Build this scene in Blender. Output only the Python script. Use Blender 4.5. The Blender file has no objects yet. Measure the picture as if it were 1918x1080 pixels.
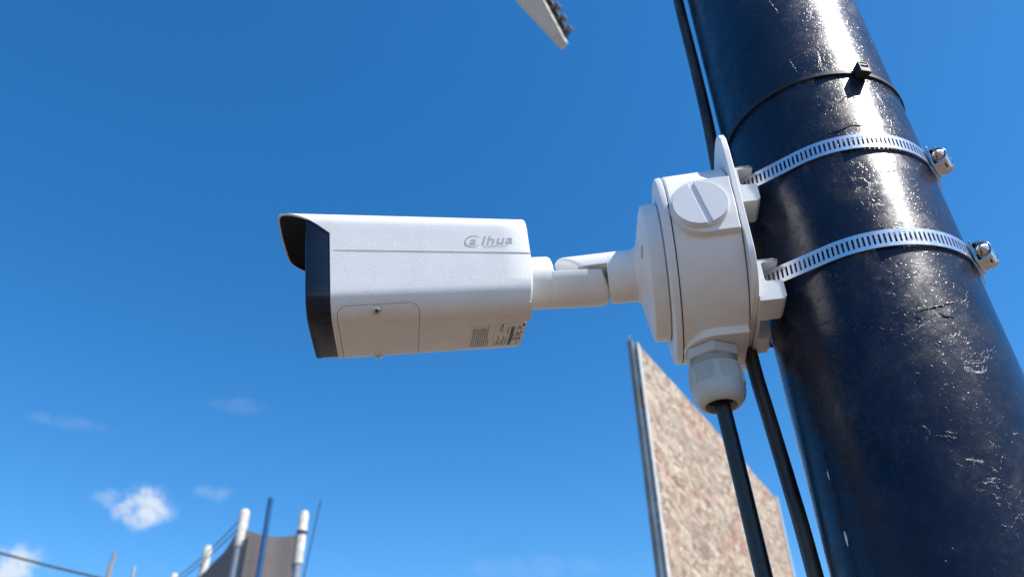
import bpy, math, random
from mathutils import Vector, Matrix
random.seed(7)
R_ = math.radians
scene = bpy.context.scene
col = scene.collection
ZC = 2.2                      # lens height above the ground, metres

# ------------------------------------------------------------------ camera
cam_d = bpy.data.cameras.new('camera')
cam = bpy.data.objects.new('camera', cam_d)
col.objects.link(cam)
r_ = Vector((0.99968695, 0.01435277, -0.02049407))
u_ = Vector((0.02502017, -0.57346834, 0.81884556))
f_ = Vector((0.0, 0.81910199, 0.57364792))
cam.matrix_world = Matrix(((r_.x, u_.x, -f_.x, 0), (r_.y, u_.y, -f_.y, 0), (r_.z, u_.z, -f_.z, ZC), (0, 0, 0, 1)))
cam_d.sensor_width = 36.0
cam_d.lens = 36.0 * 1449 / 1918
cam_d.clip_start = 0.02
cam_d.clip_end = 6000
cam_d.dof.use_dof = True
cam_d.dof.focus_distance = 0.455
cam_d.dof.aperture_fstop = 11.5
scene.camera = cam

# ------------------------------------------------------------------ sun, sky
SUN_AZ, SUN_EL = 62.0, 55.0   # azimuth from -Y towards +X
sd = Vector((math.sin(R_(SUN_AZ)) * math.cos(R_(SUN_EL)), -math.cos(R_(SUN_AZ)) * math.cos(R_(SUN_EL)), math.sin(R_(SUN_EL))))
sun_d = bpy.data.lights.new('sun', 'SUN')
sun_d.energy = 4.8
sun_d.angle = R_(0.53)
sun_d.color = (1.0, 0.955, 0.89)
sun = bpy.data.objects.new('sun', sun_d)
sun.rotation_euler = sd.to_track_quat('Z', 'Y').to_euler()
sun.location = (6, -4, 9)
col.objects.link(sun)

world = bpy.data.worlds.new('World')
scene.world = world
world.use_nodes = True
wn, wl = world.node_tree.nodes, world.node_tree.links
wn.clear()


def nd(tree, t, **kw):
    n = tree.nodes.new(t)
    for k, v in kw.items():
        if k.startswith('i_'):
            key = k[2:]
            key = int(key) if key.isdigit() else key.replace('_', ' ')
            n.inputs[key].default_value = v
        else:
            setattr(n, k, v)
    return n


def wnode(t, **kw):
    return nd(world.node_tree, t, **kw)


sky = wnode('ShaderNodeTexSky', sky_type='NISHITA', sun_disc=False)
sky.sun_elevation = R_(SUN_EL)
sky.sun_rotation = math.atan2(sd.x, sd.y)
sky.altitude = 900
sky.air_density = 1.0
sky.dust_density = 0.6
sky.ozone_density = 3.0
grade = wnode('ShaderNodeHueSaturation', i_Saturation=1.34, i_Value=1.01, i_Hue=0.4985)
wl.new(sky.outputs[0], grade.inputs['Color'])
tc = wnode('ShaderNodeTexCoord')
DIRV = tc.outputs['Generated']


def vmath(op, a, b=None):
    n = wnode('ShaderNodeVectorMath', operation=op)
    for i, x in enumerate((a, b)):
        if x is None:
            continue
        if isinstance(x, (tuple, list, Vector)):
            n.inputs[i].default_value = tuple(x)
        else:
            wl.new(x, n.inputs[i])
    return n


def smath(op, a, b=None, c=None, clamp=False):
    n = wnode('ShaderNodeMath', operation=op, use_clamp=clamp)
    for i, x in enumerate((a, b, c)):
        if x is None:
            continue
        if isinstance(x, (int, float)):
            n.inputs[i].default_value = x
        else:
            wl.new(x, n.inputs[i])
    return n.outputs[0]


# small fair-weather clouds low in the sky: (direction, half width, half height, density)
CLOUDS = [((-0.4221, 0.8527, 0.3077), .040, .030, 1.05), ((-0.455, 0.8358, 0.3125), .026, .014, .30),
          ((-0.3554, 0.874, 0.3313), .026, .014, .22), ((-0.5400, 0.8136, 0.2200), .060, .050, 1.3),
          ((-0.4947, 0.781, 0.3812), .060, .010, .08), ((-0.3315, 0.8416, 0.4264), .050, .014, .07),
          ((0.0182, 0.9647, 0.2627), .110, .018, .07), ((-0.78, 0.55, 0.22), .07, .03, .9),
          ((0.75, 0.6, 0.20), .08, .03, .9), ((0.2, -0.95, 0.22), .09, .035, .9),
          ((-0.6, -0.75, 0.25), .06, .03, .9), ((0.9, -0.35, 0.18), .07, .03, .9), ((-0.95, -0.1, 0.2), .06, .03, .9)]
cn = wnode('ShaderNodeTexNoise', noise_dimensions='3D', i_Scale=38.0, i_Detail=6.0, i_Roughness=0.62, i_Distortion=0.3)
wl.new(DIRV, cn.inputs['Vector'])
total = None
for d, hw, hh, dens in CLOUDS:
    D = Vector(d).normalized()
    T = Vector((0, 0, 1)).cross(D).normalized()
    U = D.cross(T)
    df = vmath('SUBTRACT', DIRV, tuple(D))
    x = smath('DIVIDE', vmath('DOT_PRODUCT', df.outputs[0], tuple(T)).outputs['Value'], hw)
    y = smath('DIVIDE', vmath('DOT_PRODUCT', df.outputs[0], tuple(U)).outputs['Value'], hh)
    r2 = smath('ADD', smath('MULTIPLY', x, x), smath('MULTIPLY', y, y))
    front = smath('GREATER_THAN', vmath('DOT_PRODUCT', DIRV, tuple(D)).outputs['Value'], 0.5)
    m = smath('SUBTRACT', 1.0, r2, clamp=True)
    nm = smath('ADD', smath('MULTIPLY', m, 0.95), smath('MULTIPLY', smath('SUBTRACT', cn.outputs['Fac'], 0.5), 3.0))
    mm = wnode('ShaderNodeMapRange', interpolation_type='SMOOTHSTEP')
    mm.inputs['From Min'].default_value = 0.05
    mm.inputs['From Max'].default_value = 1.25
    wl.new(nm, mm.inputs['Value'])
    k = smath('MULTIPLY', smath('MULTIPLY', smath('MULTIPLY', mm.outputs[0], dens), front), smath('GREATER_THAN', m, 0.0))
    k = smath('MULTIPLY', k, smath('MINIMUM', smath('MULTIPLY', m, 1.6), 1.0))
    total = k if total is None else smath('MAXIMUM', total, k)
mixc = wnode('ShaderNodeMix', data_type='RGBA')
wl.new(total, mixc.inputs['Factor'])
wl.new(grade.outputs[0], mixc.inputs['A'])
mixc.inputs['B'].default_value = (3.5, 4.0, 4.7, 1)
bg = wnode('ShaderNodeBackground')
bg.inputs['Strength'].default_value = 0.15
wl.new(mixc.outputs['Result'], bg.inputs['Color'])
wo = wnode('ShaderNodeOutputWorld')
wl.new(bg.outputs[0], wo.inputs['Surface'])

scene.view_settings.view_transform = 'Standard'
scene.view_settings.look = 'None'
scene.view_settings.exposure = 0.45
scene.view_settings.gamma = 1.0
scene.view_settings.use_curve_mapping = False
scene.cycles.max_bounces = 8
scene.cycles.use_denoising = True
scene.cycles.sample_clamp_indirect = 6.0


# ------------------------------------------------------------------ materials
def mat(name, base, rough=0.5, metal=0.0, spec=0.5, coat=0.0, coat_rough=0.1):
    m = bpy.data.materials.new(name)
    m.use_nodes = True
    b = m.node_tree.nodes['Principled BSDF']
    b.inputs['Base Color'].default_value = (*base, 1)
    b.inputs['Roughness'].default_value = rough
    b.inputs['Metallic'].default_value = metal
    b.inputs['Specular IOR Level'].default_value = spec
    b.inputs['Coat Weight'].default_value = coat
    b.inputs['Coat Roughness'].default_value = coat_rough
    return m, m.node_tree, b


def noise(t, scale, detail=4, rough=.55, dist=0, vec=None, stretch=None):
    n = nd(t, 'ShaderNodeTexNoise', i_Scale=scale, i_Detail=detail, i_Roughness=rough, i_Distortion=dist)
    c = t.nodes.get('TC') or nd(t, 'ShaderNodeTexCoord', name='TC')
    src = c.outputs['Object']
    if stretch:
        mp = nd(t, 'ShaderNodeMapping', i_Scale=stretch)
        t.links.new(src, mp.inputs['Vector'])
        src = mp.outputs[0]
    t.links.new(src, n.inputs['Vector'])
    return n.outputs['Fac']


def ramp(t, fac, stops):
    r = nd(t, 'ShaderNodeValToRGB')
    el = r.color_ramp.elements
    while len(el) < len(stops):
        el.new(0.5)
    for e, (p, c) in zip(el, stops):
        e.position = p
        e.color = (c, c, c, 1) if isinstance(c, (int, float)) else (*c, 1)
    t.links.new(fac, r.inputs[0])
    return r.outputs[0]


def tmath(t, op, a, b):
    n = nd(t, 'ShaderNodeMath', operation=op)
    for i, x in enumerate((a, b)):
        if isinstance(x, (int, float)):
            n.inputs[i].default_value = x
        else:
            t.links.new(x, n.inputs[i])
    return n.outputs[0]


def tmix(t, fac, a, b, blend='MIX'):
    n = nd(t, 'ShaderNodeMix', data_type='RGBA', blend_type=blend)
    for k, x in (('Factor', fac), ('A', a), ('B', b)):
        if isinstance(x, (int, float)):
            n.inputs[k].default_value = x
        elif isinstance(x, tuple):
            n.inputs[k].default_value = (*x, 1)
        else:
            t.links.new(x, n.inputs[k])
    return n.outputs['Result']


def bump(t, b, height, dist, strength=1.0, prev=None, coat=False):
    n = nd(t, 'ShaderNodeBump', i_Strength=strength, i_Distance=dist)
    t.links.new(height, n.inputs['Height'])
    if prev is not None:
        t.links.new(prev, n.inputs['Normal'])
    t.links.new(n.outputs[0], b.inputs['Normal'])
    if coat:
        t.links.new(n.outputs[0], b.inputs['Coat Normal'])
    return n.outputs[0]


def simple(name, base, rough=.5, metal=0, nscale=200, nvar=.12, bscale=None, bdist=.0001, **kw):
    m, t, b = mat(name, base, rough, metal, **kw)
    f = noise(t, nscale, 5)
    lo = tuple(c * (1 - nvar) for c in base)
    hi = tuple(min(1, c * (1 + nvar)) for c in base)
    t.links.new(ramp(t, f, [(.3, lo), (.7, hi)]), b.inputs['Base Color'])
    t.links.new(ramp(t, noise(t, nscale * .6, 3), [(.3, max(.03, rough - .07)), (.7, min(1, rough + .07))]), b.inputs['Roughness'])
    if bscale:
        bump(t, b, noise(t, bscale, 2), bdist)
    return m


# cast, powder coated white of the camera: fine orange-peel grain
def white_paint(name, base, rough, grain, gd, dirt=.09):
    m, t, b = mat(name, base, rough, spec=.45)
    big = noise(t, 45, 6, .65)
    lo = tuple(c * (1 - dirt) for c in base)
    c = ramp(t, big, [(.35, base), (.75, lo)])
    speck = ramp(t, noise(t, 1500, 1, .4), [(.77, 0.0), (.80, 1.0)])
    c = tmix(t, tmath(t, 'MULTIPLY', speck, .25), c, (.30, .27, .23))
    t.links.new(c, b.inputs['Base Color'])
    n1 = bump(t, b, noise(t, grain, 2, .5), gd)
    return m


M_CAM = white_paint('camera_white_paint', (.80, .80, .79), .42, 1500, .00016)
M_BOX = white_paint('box_white_paint', (.79, .785, .77), .40, 1800, .00005)
M_LUG = white_paint('bracket_white_plastic', (.78, .785, .78), .33, 700, .00004)
M_GLAND = white_paint('gland_grey_plastic', (.56, .57, .55), .38, 900, .00003, .14)
M_PLUG = white_paint('port_plug_white_plastic', (.76, .765, .78), .48, 1600, .00005)

M_SHROUD, t, b = mat('shroud_black_gloss_plastic', (.008, .011, .024), .22, spec=.38)
t.links.new(ramp(t, noise(t, 160, 6, .7), [(.35, .16), (.75, .36)]), b.inputs['Roughness'])
t.links.new(ramp(t, noise(t, 900, 3, .6), [(.66, (.008, .011, .025)), (.78, (.030, .032, .042))]), b.inputs['Base Color'])
M_LINING = simple('visor_lining_matte_black', (.003, .0045, .012), .45, nscale=300, spec=.08)
M_GLASS = simple('front_window_dark_glass', (.008, .008, .012), .06, nscale=80, nvar=.05)
M_GAP = simple('dark_joint', (.02, .02, .02), .8)
M_STEEL, t, b = mat('stainless_steel', (.62, .62, .63), .22, 1.0)
t.links.new(ramp(t, noise(t, 350, 5, .7), [(.3, .14), (.75, .33)]), b.inputs['Roughness'])
t.links.new(ramp(t, noise(t, 120, 4, .6), [(.3, (.56, .56, .57)), (.7, (.70, .69, .68))]), b.inputs['Base Color'])
bump(t, b, noise(t, 500, 3, .6, stretch=(1, 1, 8)), .00002)
M_BAND, t, b = mat('stainless_band', (.72, .73, .75), .3, .86)
t.links.new(ramp(t, noise(t, 260, 5, .7), [(.3, .24), (.75, .36)]), b.inputs['Roughness'])
t.links.new(ramp(t, noise(t, 90, 5, .65), [(.3, (.66, .67, .69)), (.7, (.78, .785, .80))]), b.inputs['Base Color'])
bump(t, b, noise(t, 300, 3, .6, stretch=(1, 1, 6)), .000006)
M_RUBBER, t, b = mat('black_cable_sheath', (.013, .012, .012), .42)
t.links.new(ramp(t, noise(t, 130, 6, .7, stretch=(1, 1, .12)), [(.44, (.012, .012, .013)), (.66, (.075, .060, .048))]), b.inputs['Base Color'])
t.links.new(ramp(t, noise(t, 200, 4), [(.3, .33), (.7, .55)]), b.inputs['Roughness'])
bump(t, b, noise(t, 500, 3, .6, stretch=(1, 1, .2)), .00008)
M_RUBBER2, t, b = mat('new_black_cable_sheath', (.010, .010, .012), .38)
t.links.new(ramp(t, noise(t, 300, 5), [(.4, (.009, .009, .011)), (.75, (.02, .019, .018))]), b.inputs['Base Color'])
bump(t, b, noise(t, 700, 2), .00005)
M_TIE = simple('black_nylon', (.014, .014, .015), .5, nscale=500, bscale=900, bdist=.00004)
M_PRINT = simple('label_ink', (.012, .012, .015), .6, nscale=900)
M_LOGO = simple('logo_grey_ink', (.42, .43, .45), .5, nscale=900, nvar=.06)
M_LABEL = simple('sticker_silver_grey', (.74, .73, .71), .42, nscale=300, nvar=.05)

# thick, lumpy navy paint on the pole
M_POLE, t, b = mat('navy_pole_paint', (.010, .014, .030), .30, spec=.36, coat=.0, coat_rough=.22)
patch = noise(t, 22, 6, .65, .5)
fine = noise(t, 260, 5, .65)
streak = noise(t, 60, 5, .6, .4, stretch=(1, 1, .22))
c = ramp(t, patch, [(.28, (.003, .0048, .013)), (.52, (.0055, .009, .024)), (.80, (.024, .028, .042))])
dust = ramp(t, noise(t, 620, 3, .6, .3), [(.66, 0.0), (.72, 1.0)])
c = tmix(t, tmath(t, 'MULTIPLY', dust, .16), c, (.12, .12, .125))
dust2 = ramp(t, tmath(t, 'ADD', tmath(t, 'MULTIPLY', streak, .6), tmath(t, 'MULTIPLY', fine, .4)), [(.55, 0.0), (.72, 1.0)])
c = tmix(t, tmath(t, 'MULTIPLY', dust2, .12), c, (.20, .20, .20))
t.links.new(c, b.inputs['Base Color'])
rg = ramp(t, tmath(t, 'ADD', tmath(t, 'MULTIPLY', noise(t, 40, 6, .7, .6), .72), tmath(t, 'MULTIPLY', noise(t, 330, 4, .7), .28)), [(.32, .20), (.50, .26), (.68, .46)])
t.links.new(rg, b.inputs['Roughness'])
flake = ramp(t, noise(t, 34, 7, .62, 1.1), [(.0, 0.0), (.575, 0.0), (.59, 1.0), (1.0, 1.0)])
n1 = bump(t, b, flake, .00005, 1.0)
lump = noise(t, 90, 4, .55)
n2 = bump(t, b, lump, .00016, 1.0, n1)
speck = ramp(t, noise(t, 760, 2, .5, .4, stretch=(1, 1, .6)), [(.60, 0.0), (.78, 1.0)])
n3 = bump(t, b, speck, .000085, 1.0, n2)
orange = noise(t, 1100, 2)
n4 = bump(t, b, orange, .00003, 1.0, n3, coat=True)
M_CHIP = simple('bare_white_primer', (.70, .69, .66), .6, nscale=800)

M_POST = simple('dark_green_steel', (.20, .225, .215), .5, nscale=12, nvar=.3)
M_TRIM = simple('weathered_white_trim', (.58, .57, .53), .6, nscale=25, nvar=.15)
M_OSB, t, b = mat('chipboard', (.45, .35, .26), .8)
tcn = nd(t, 'ShaderNodeTexCoord', name='TC0')
# turn the board's long direction onto X, then squeeze it: flakes lie along the board
mr = nd(t, 'ShaderNodeMapping', i_Rotation=(0, 0, -1.0503))
t.links.new(tcn.outputs['Object'], mr.inputs['Vector'])
ms = nd(t, 'ShaderNodeMapping', i_Scale=(.42, 1.0, 1.0))
t.links.new(mr.outputs[0], ms.inputs['Vector'])


def bnoise(scale, detail, rough, dist):
    n = nd(t, 'ShaderNodeTexNoise', i_Scale=scale, i_Detail=detail, i_Roughness=rough, i_Distortion=dist)
    t.links.new(ms.outputs[0], n.inputs['Vector'])
    return n.outputs['Fac']


wv = nd(t, 'ShaderNodeTexNoise', i_Scale=9.0, i_Detail=3.0)
t.links.new(ms.outputs[0], wv.inputs['Vector'])
vs = nd(t, 'ShaderNodeVectorMath', operation='SCALE', i_Scale=.14)
t.links.new(wv.outputs['Color'], vs.inputs[0])
va = nd(t, 'ShaderNodeVectorMath', operation='ADD')
t.links.new(ms.outputs[0], va.inputs[0])
t.links.new(vs.outputs[0], va.inputs[1])
fl = nd(t, 'ShaderNodeTexVoronoi', i_Scale=44.0, i_Randomness=1.0)
t.links.new(va.outputs[0], fl.inputs['Vector'])
sep = nd(t, 'ShaderNodeSeparateColor')
t.links.new(fl.outputs['Color'], sep.inputs[0])
c1 = ramp(t, sep.outputs[0], [(.0, (.20, .13, .085)), (.3, (.37, .27, .185)), (.7, (.53, .42, .30)), (1.0, (.66, .56, .43))])
fib = bnoise(27, 7, .74, 2.0)
c2 = tmix(t, tmath(t, 'MULTIPLY', ramp(t, fib, [(.45, 0.0), (.62, 1.0)]), .58), c1, (.19, .125, .085))
pale = ramp(t, bnoise(24, 6, .72, 2.4), [(.52, 0.0), (.66, 1.0)])
c2 = tmix(t, tmath(t, 'MULTIPLY', pale, .55), c2, (.68, .58, .45))
stain = ramp(t, bnoise(3.6, 5, .66, 1.6), [(.54, 0.0), (.63, 1.0)])
c3 = tmix(t, tmath(t, 'MULTIPLY', stain, .30), c2, (.42, .15, .12))
grey = ramp(t, bnoise(2.3, 5, .62, 1.4), [(.50, 0.0), (.66, 1.0)])
c4 = tmix(t, tmath(t, 'MULTIPLY', grey, .34), c3, (.33, .28, .24))
t.links.new(c4, b.inputs['Base Color'])
bump(t, b, sep.outputs[1], .002, .6)
M_OSBEDGE = simple('chipboard_edge', (.40, .31, .22), .85, nscale=60, nvar=.3)

M_NET, t, b = mat('grey_debris_net', (.11, .105, .105), .9, spec=.1)
wav = nd(t, 'ShaderNodeTexWave', wave_type='BANDS', bands_direction='Z', i_Scale=9.0, i_Distortion=1.5, i_Detail=2.0)
tcn = nd(t, 'ShaderNodeTexCoord', name='TC')
t.links.new(tcn.outputs['Object'], wav.inputs['Vector'])
cw = ramp(t, wav.outputs['Fac'], [(0, (.185, .162, .15)), (1, (.25, .22, .205))])
t.links.new(tmix(t, tmath(t, 'MULTIPLY', ramp(t, noise(t, 5, 5, .6), [(.5, 0.0), (.75, 1.0)]), .5), cw, (.16, .135, .12)), b.inputs['Base Color'])
M_PVC = simple('white_post_paint', (.60, .565, .49), .6, nscale=16, nvar=.25)
M_GALV = simple('grey_galvanised_tube', (.33, .34, .37), .45, .3, nscale=25, nvar=.12)
M_BLUE = simple('blue_painted_tube', (.010, .085, .24), .45, nscale=20, nvar=.15)
M_WOOD = simple('weathered_timber', (.36, .27, .20), .8, nscale=30, nvar=.25)
M_WIRE = simple('thin_dark_wire', (.05, .055, .07), .5, nscale=20)
M_LAMPW = simple('lamp_cream_housing', (.70, .66, .57), .5, nscale=9, nvar=.12)
M_LAMPB = simple('lamp_black_heat_sink', (.015, .016, .02), .4, nscale=40)
M_LAMPF = simple('lamp_fin_aluminium', (.20, .20, .20), .4, .6, nscale=40)
M_DIFF = simple('lamp_diffuser', (.72, .70, .66), .3, nscale=15, nvar=.04)
M_GROUND, t, b = mat('sandy_ground', (.2, .15, .11), .95)
g1 = noise(t, .35, 8, .65)
g2 = noise(t, 9, 6, .7)
c = ramp(t, g1, [(.3, (.125, .085, .056)), (.7, (.19, .132, .090))])
t.links.new(tmix(t, tmath(t, 'MULTIPLY', g2, .5), c, (.15, .10, .065)), b.inputs['Base Color'])
bump(t, b, g2, .03)
M_CONC = simple('concrete_footing', (.34, .33, .31), .9, nscale=12, nvar=.2)


# ------------------------------------------------------------------ mesh helpers
class MB:
    """collects shapes, builds ONE mesh object"""
    def __init__(s):
        s.v, s.f = [], []

    def add(s, vs, fs):
        n = len(s.v)
        s.v += [Vector(p) for p in vs]
        s.f += [tuple(i + n for i in q) for q in fs]
        return s

    def grid(s, rows, closed_u=False, closed_v=False, flip=False):
        nr, nc = len(rows), len(rows[0])
        fs = []
        for i in range(nr if closed_v else nr - 1):
            for j in range(nc if closed_u else nc - 1):
                q = (i * nc + j, i * nc + (j + 1) % nc, ((i + 1) % nr) * nc + (j + 1) % nc, ((i + 1) % nr) * nc + j)
                fs.append(q[::-1] if flip else q)
        return s.add([p for r in rows for p in r], fs)

    def loft(s, rows):
        """closed rings, capped at both ends"""
        nr, nc = len(rows), len(rows[0])
        n0 = len(s.v)
        s.grid(rows, closed_u=True)
        s.f.append(tuple(n0 + j for j in range(nc))[::-1])
        s.f.append(tuple(n0 + (nr - 1) * nc + j for j in range(nc)))
        return s

    def lathe(s, org, ax, prof, n=64, ref=None):
        """prof: (distance along ax, radius) from start to end, capped when the radius is > 0"""
        ax = Vector(ax).normalized()
        ref = Vector(ref) if ref else (Vector((0, 0, 1)) if abs(ax.z) < .9 else Vector((1, 0, 0)))
        e1 = (ref - ax * ref.dot(ax)).normalized()
        e2 = ax.cross(e1)
        org = Vector(org)
        rows = [[org + ax * t + (e1 * math.cos(2 * math.pi * k / n) + e2 * math.sin(2 * math.pi * k / n)) * max(r, 1e-5)
                 for k in range(n)] for t, r in prof]
        return s.loft(rows)

    def prism(s, poly, org, e1, e2, e3, d0, d1):
        """2-D polygon in (e1, e2), extruded along e3 from d0 to d1"""
        org, e1, e2, e3 = Vector(org), Vector(e1), Vector(e2), Vector(e3)
        rows = [[org + e1 * x + e2 * y + e3 * d for x, y in poly] for d in (d0, d1)]
        return s.loft(rows)

    def box(s, c, e1, e2, e3, a, b, d):
        return s.prism([(-a, -b), (a, -b), (a, b), (-a, b)], c, e1, e2, e3, -d, d)

    def tube(s, pts, r, n=14):
        pts = [Vector(p) for p in pts]
        rows = []
        ref = Vector((1, 0, 0))
        for i, p in enumerate(pts):
            d = (pts[min(i + 1, len(pts) - 1)] - pts[max(i - 1, 0)]).normalized()
            e1 = (ref - d * ref.dot(d))
            if e1.length < 1e-4:
                e1 = Vector((0, 1, 0)) - d * d.y
            e1.normalize()
            ref = e1
            e2 = d.cross(e1)
            rr = r[i] if isinstance(r, (list, tuple)) else r
            rows.append([p + (e1 * math.cos(2 * math.pi * k / n) + e2 * math.sin(2 * math.pi * k / n)) * rr for k in range(n)])
        return s.loft(rows)

    def build(s, name, material, parent=None, angle=35, bevel=0, seg=2, up=ZC):
        org = Vector((0, 0, 0))
        if parent is not None:
            org = Vector(parent['_org'])
        me = bpy.data.meshes.new(name)
        me.from_pydata([tuple(p + Vector((0, 0, up)) - org) for p in s.v], [], s.f)
        me.validate()
        import bmesh
        bm = bmesh.new()
        bm.from_mesh(me)
        bmesh.ops.recalc_face_normals(bm, faces=bm.faces)
        bm.to_mesh(me)
        bm.free()
        me.polygons.foreach_set('use_smooth', [True] * len(me.polygons))
        me.set_sharp_from_angle(angle=R_(angle))
        me.materials.append(material)
        o = bpy.data.objects.new(name, me)
        col.objects.link(o)
        if parent is not None:
            o.parent = parent
        o['_org'] = tuple(org)
        if bevel:
            bv = o.modifiers.new('bevel', 'BEVEL')
            bv.width = bevel
            bv.segments = seg
            bv.limit_method = 'ANGLE'
            bv.angle_limit = R_(38)
            bv.harden_normals = True
        return o


def thing(name, label, cat, loc, group=None):
    o = bpy.data.objects.new(name, None)
    o.empty_display_size = .02
    col.objects.link(o)
    w = Vector(loc) + Vector((0, 0, ZC))
    o.location = w
    o['_org'] = tuple(w)
    o['label'] = label
    o['category'] = cat
    if group:
        o['group'] = group
    return o


def tag(o, label, cat, group=None):
    o['label'] = label
    o['category'] = cat
    if group:
        o['group'] = group
    return o


def carve(o, cutters):
    """boolean-difference closed cutter meshes out of o, baked into its mesh"""
    tmp = []
    for mb in cutters:
        c = mb.build('cutter', M_GAP, None)
        c.location = -Vector(o['_org'])
        if o.parent is not None:
            c.location = Vector((0, 0, 0))
        tmp.append(c)
        md = o.modifiers.new('cut', 'BOOLEAN')
        md.operation = 'DIFFERENCE'
        md.solver = 'EXACT'
        md.object = c
    bpy.context.view_layer.update()
    dg = bpy.context.evaluated_depsgraph_get()
    me = bpy.data.meshes.new_from_object(o.evaluated_get(dg))
    o.modifiers.clear()
    old = o.data
    o.data = me
    bpy.data.meshes.remove(old)
    me.set_sharp_from_angle(angle=R_(35))
    for c in tmp:
        d = c.data
        bpy.data.objects.remove(c)
        bpy.data.meshes.remove(d)


def text_shape(body, size, bold=0.0, shear=0.0):
    """flat letters as (verts 2-D, faces), left aligned on the baseline"""
    cu = bpy.data.curves.new('letters', 'FONT')
    cu.body = body
    cu.size = size
    cu.offset = bold
    cu.shear = shear
    cu.resolution_u = 3
    ob = bpy.data.objects.new('letters', cu)
    col.objects.link(ob)
    dg = bpy.context.evaluated_depsgraph_get()
    me = bpy.data.meshes.new_from_object(ob.evaluated_get(dg))
    vs = [(v.co.x, v.co.y) for v in me.vertices]
    fs = [tuple(p.vertices) for p in me.polygons]
    bpy.data.objects.remove(ob)
    bpy.data.curves.remove(cu)
    bpy.data.meshes.remove(me)
    return vs, fs


Z = Vector((0, 0, 1))
# the pole's own frame: AX axis of the junction box (away from the pole), HX sideways (away from the lens)
O = Vector((0.22163483, 0.4030856, 0.0))
AX = Vector((-0.98779731, 0.15574489, 0.0))
HX = Vector((0.15574489, 0.98779731, 0.0))
RP = 0.0612
ZB = 0.3058                       # height of the junction box axis


def PF(a, h, z):
    return O + AX * a + HX * h + Z * z


# ------------------------------------------------------------------ ground and surroundings
g = MB()
n = 40
rows = []
for i in range(n + 1):
    rr = 1500 * (i / n) ** 2.2 + .001
    rows.append([Vector((rr * math.cos(2 * math.pi * k / 48), rr * math.sin(2 * math.pi * k / 48), -ZC)) for k in range(48)])
g.grid(rows, closed_u=True)
go = g.build('ground', M_GROUND)
go['kind'] = 'structure'

# ------------------------------------------------------------------ pole
pole = thing('street_pole', 'thick navy painted steel pole with lumpy scratched paint, carrying the white camera', 'pole', (O.x, O.y, -ZC))
MB().lathe((O.x, O.y, -ZC + .012), Z, [(0, RP), (ZC + 2.4, RP), (ZC + 2.405, RP - .003), (ZC + 2.41, 0)], 128).build('shaft', M_POLE, pole)
bp = MB()
bp.prism([(-.14, -.14), (.14, -.14), (.14, .14), (-.14, .14)], (O.x, O.y, -ZC), Vector((1, 0, 0)), Vector((0, 1, 0)), Z, .0, .018)
bp.build('base_plate', M_POLE, pole, bevel=.003)
for sx in (-1, 1):
    for sy in (-1, 1):
        MB().lathe((O.x + sx * .11, O.y + sy * .11, -ZC + .018), Z, [(0, .014), (.012, .014), (.012, .008), (.03, .008)], 6).build('anchor_bolt', M_STEEL, pole)


def pole_point(ang, z, r=RP):
    return PF(r * math.cos(R_(ang)), r * math.sin(R_(ang)), z)


def pole_patch(ang, z, pts, r0, r1):
    """closed patch lying on the pole; pts are (arc metres, height metres)"""
    vs = []
    for r in (r0, r1):
        for x, y in pts:
            vs.append(pole_point(ang + math.degrees(x / RP), z + y, r))
    k = len(pts)
    fs = [tuple(range(k))[::-1], tuple(range(k, 2 * k))] + [(i, (i + 1) % k, k + (i + 1) % k, k + i) for i in range(k)]
    return MB().add(vs, fs)


POLE_MARKS = []

# ------------------------------------------------------------------ junction box on the pole
jb = thing('junction_box', 'round white junction box with slotted side plug and cable gland, strapped to the pole', 'junction box', PF(.0765, 0, ZB))
RB = .0634
C0 = PF(0, 0, ZB)
body = MB().lathe(C0, AX, [(.0772, RB - .0006), (.0778, RB), (.1150, RB - .0006), (.1160, RB - .0014)], 128).build('box_body', M_BOX, jb)
MB().lathe(C0, AX, [(.1158, RB - .0016), (.1172, RB - .0016)], 96).build('lid_gasket', M_GAP, jb)
MB().lathe(C0, AX, [(.1167, RB - .0012), (.1171, RB - .0006), (.1196, RB - .0008), (.1207, RB - .0016), (.1212, RB - .0032), (.1212, .030)], 128).build('lid', M_BOX, jb)
# back plate: rounded square with one pointed ear at the upper near corner
pl = []
hw, cr = .0630, .026
for cx, cy, a0 in ((-hw + cr, -hw + .006 + cr, 180), (hw - cr, -hw + .006 + cr, 270), (hw - cr, hw - cr, 0)):
    for k in range(9):
        t_ = R_(a0 + 90 * k / 8)
        pl.append((cx + cr * math.cos(t_), cy + cr * math.sin(t_)))
pl += [(.012, .0625), (.004, .0628), (-.006, .0650), (-.020, .0695), (-.026, .0710), (-.034, .0720), (-.043, .0713), (-.050, .0690), (-.0560, .0640), (-.0600, .0570), (-.0620, .0450), (-.0629, .030)]
MB().prism(pl, PF(0, 0, ZB), HX, Z, AX, .0728, .0766).build('back_plate', M_BOX, jb, bevel=.0006)


def port_pad(e, f, name='port_pad'):
    """flat boss on the box side; e points outward, f along the rim"""
    m = MB()
    poly = []
    rr = .0205
    for k in range(25):
        t_ = R_(-90 - 180 * k / 24)
        poly.append((.097 - math.cos(t_) * rr if False else .097 + (-math.cos(t_)) * rr, math.sin(t_) * rr))
    poly = [(.0778, -.0205), (.097, -.0205)] + [(.097 + .0195 * math.sin(R_(180 * k / 20)), -.0205 * math.cos(R_(180 * k / 20))) for k in range(1, 20)] + [(.097, .0205), (.0778, .0205)]
    m.prism(poly, C0, AX, f, e, .050, .0650)
    return m.build(name, M_BOX, jb, bevel=.0007)


port_pad(-HX, Z)
port_pad(-Z, HX)
port_pad(HX, -Z)
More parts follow.
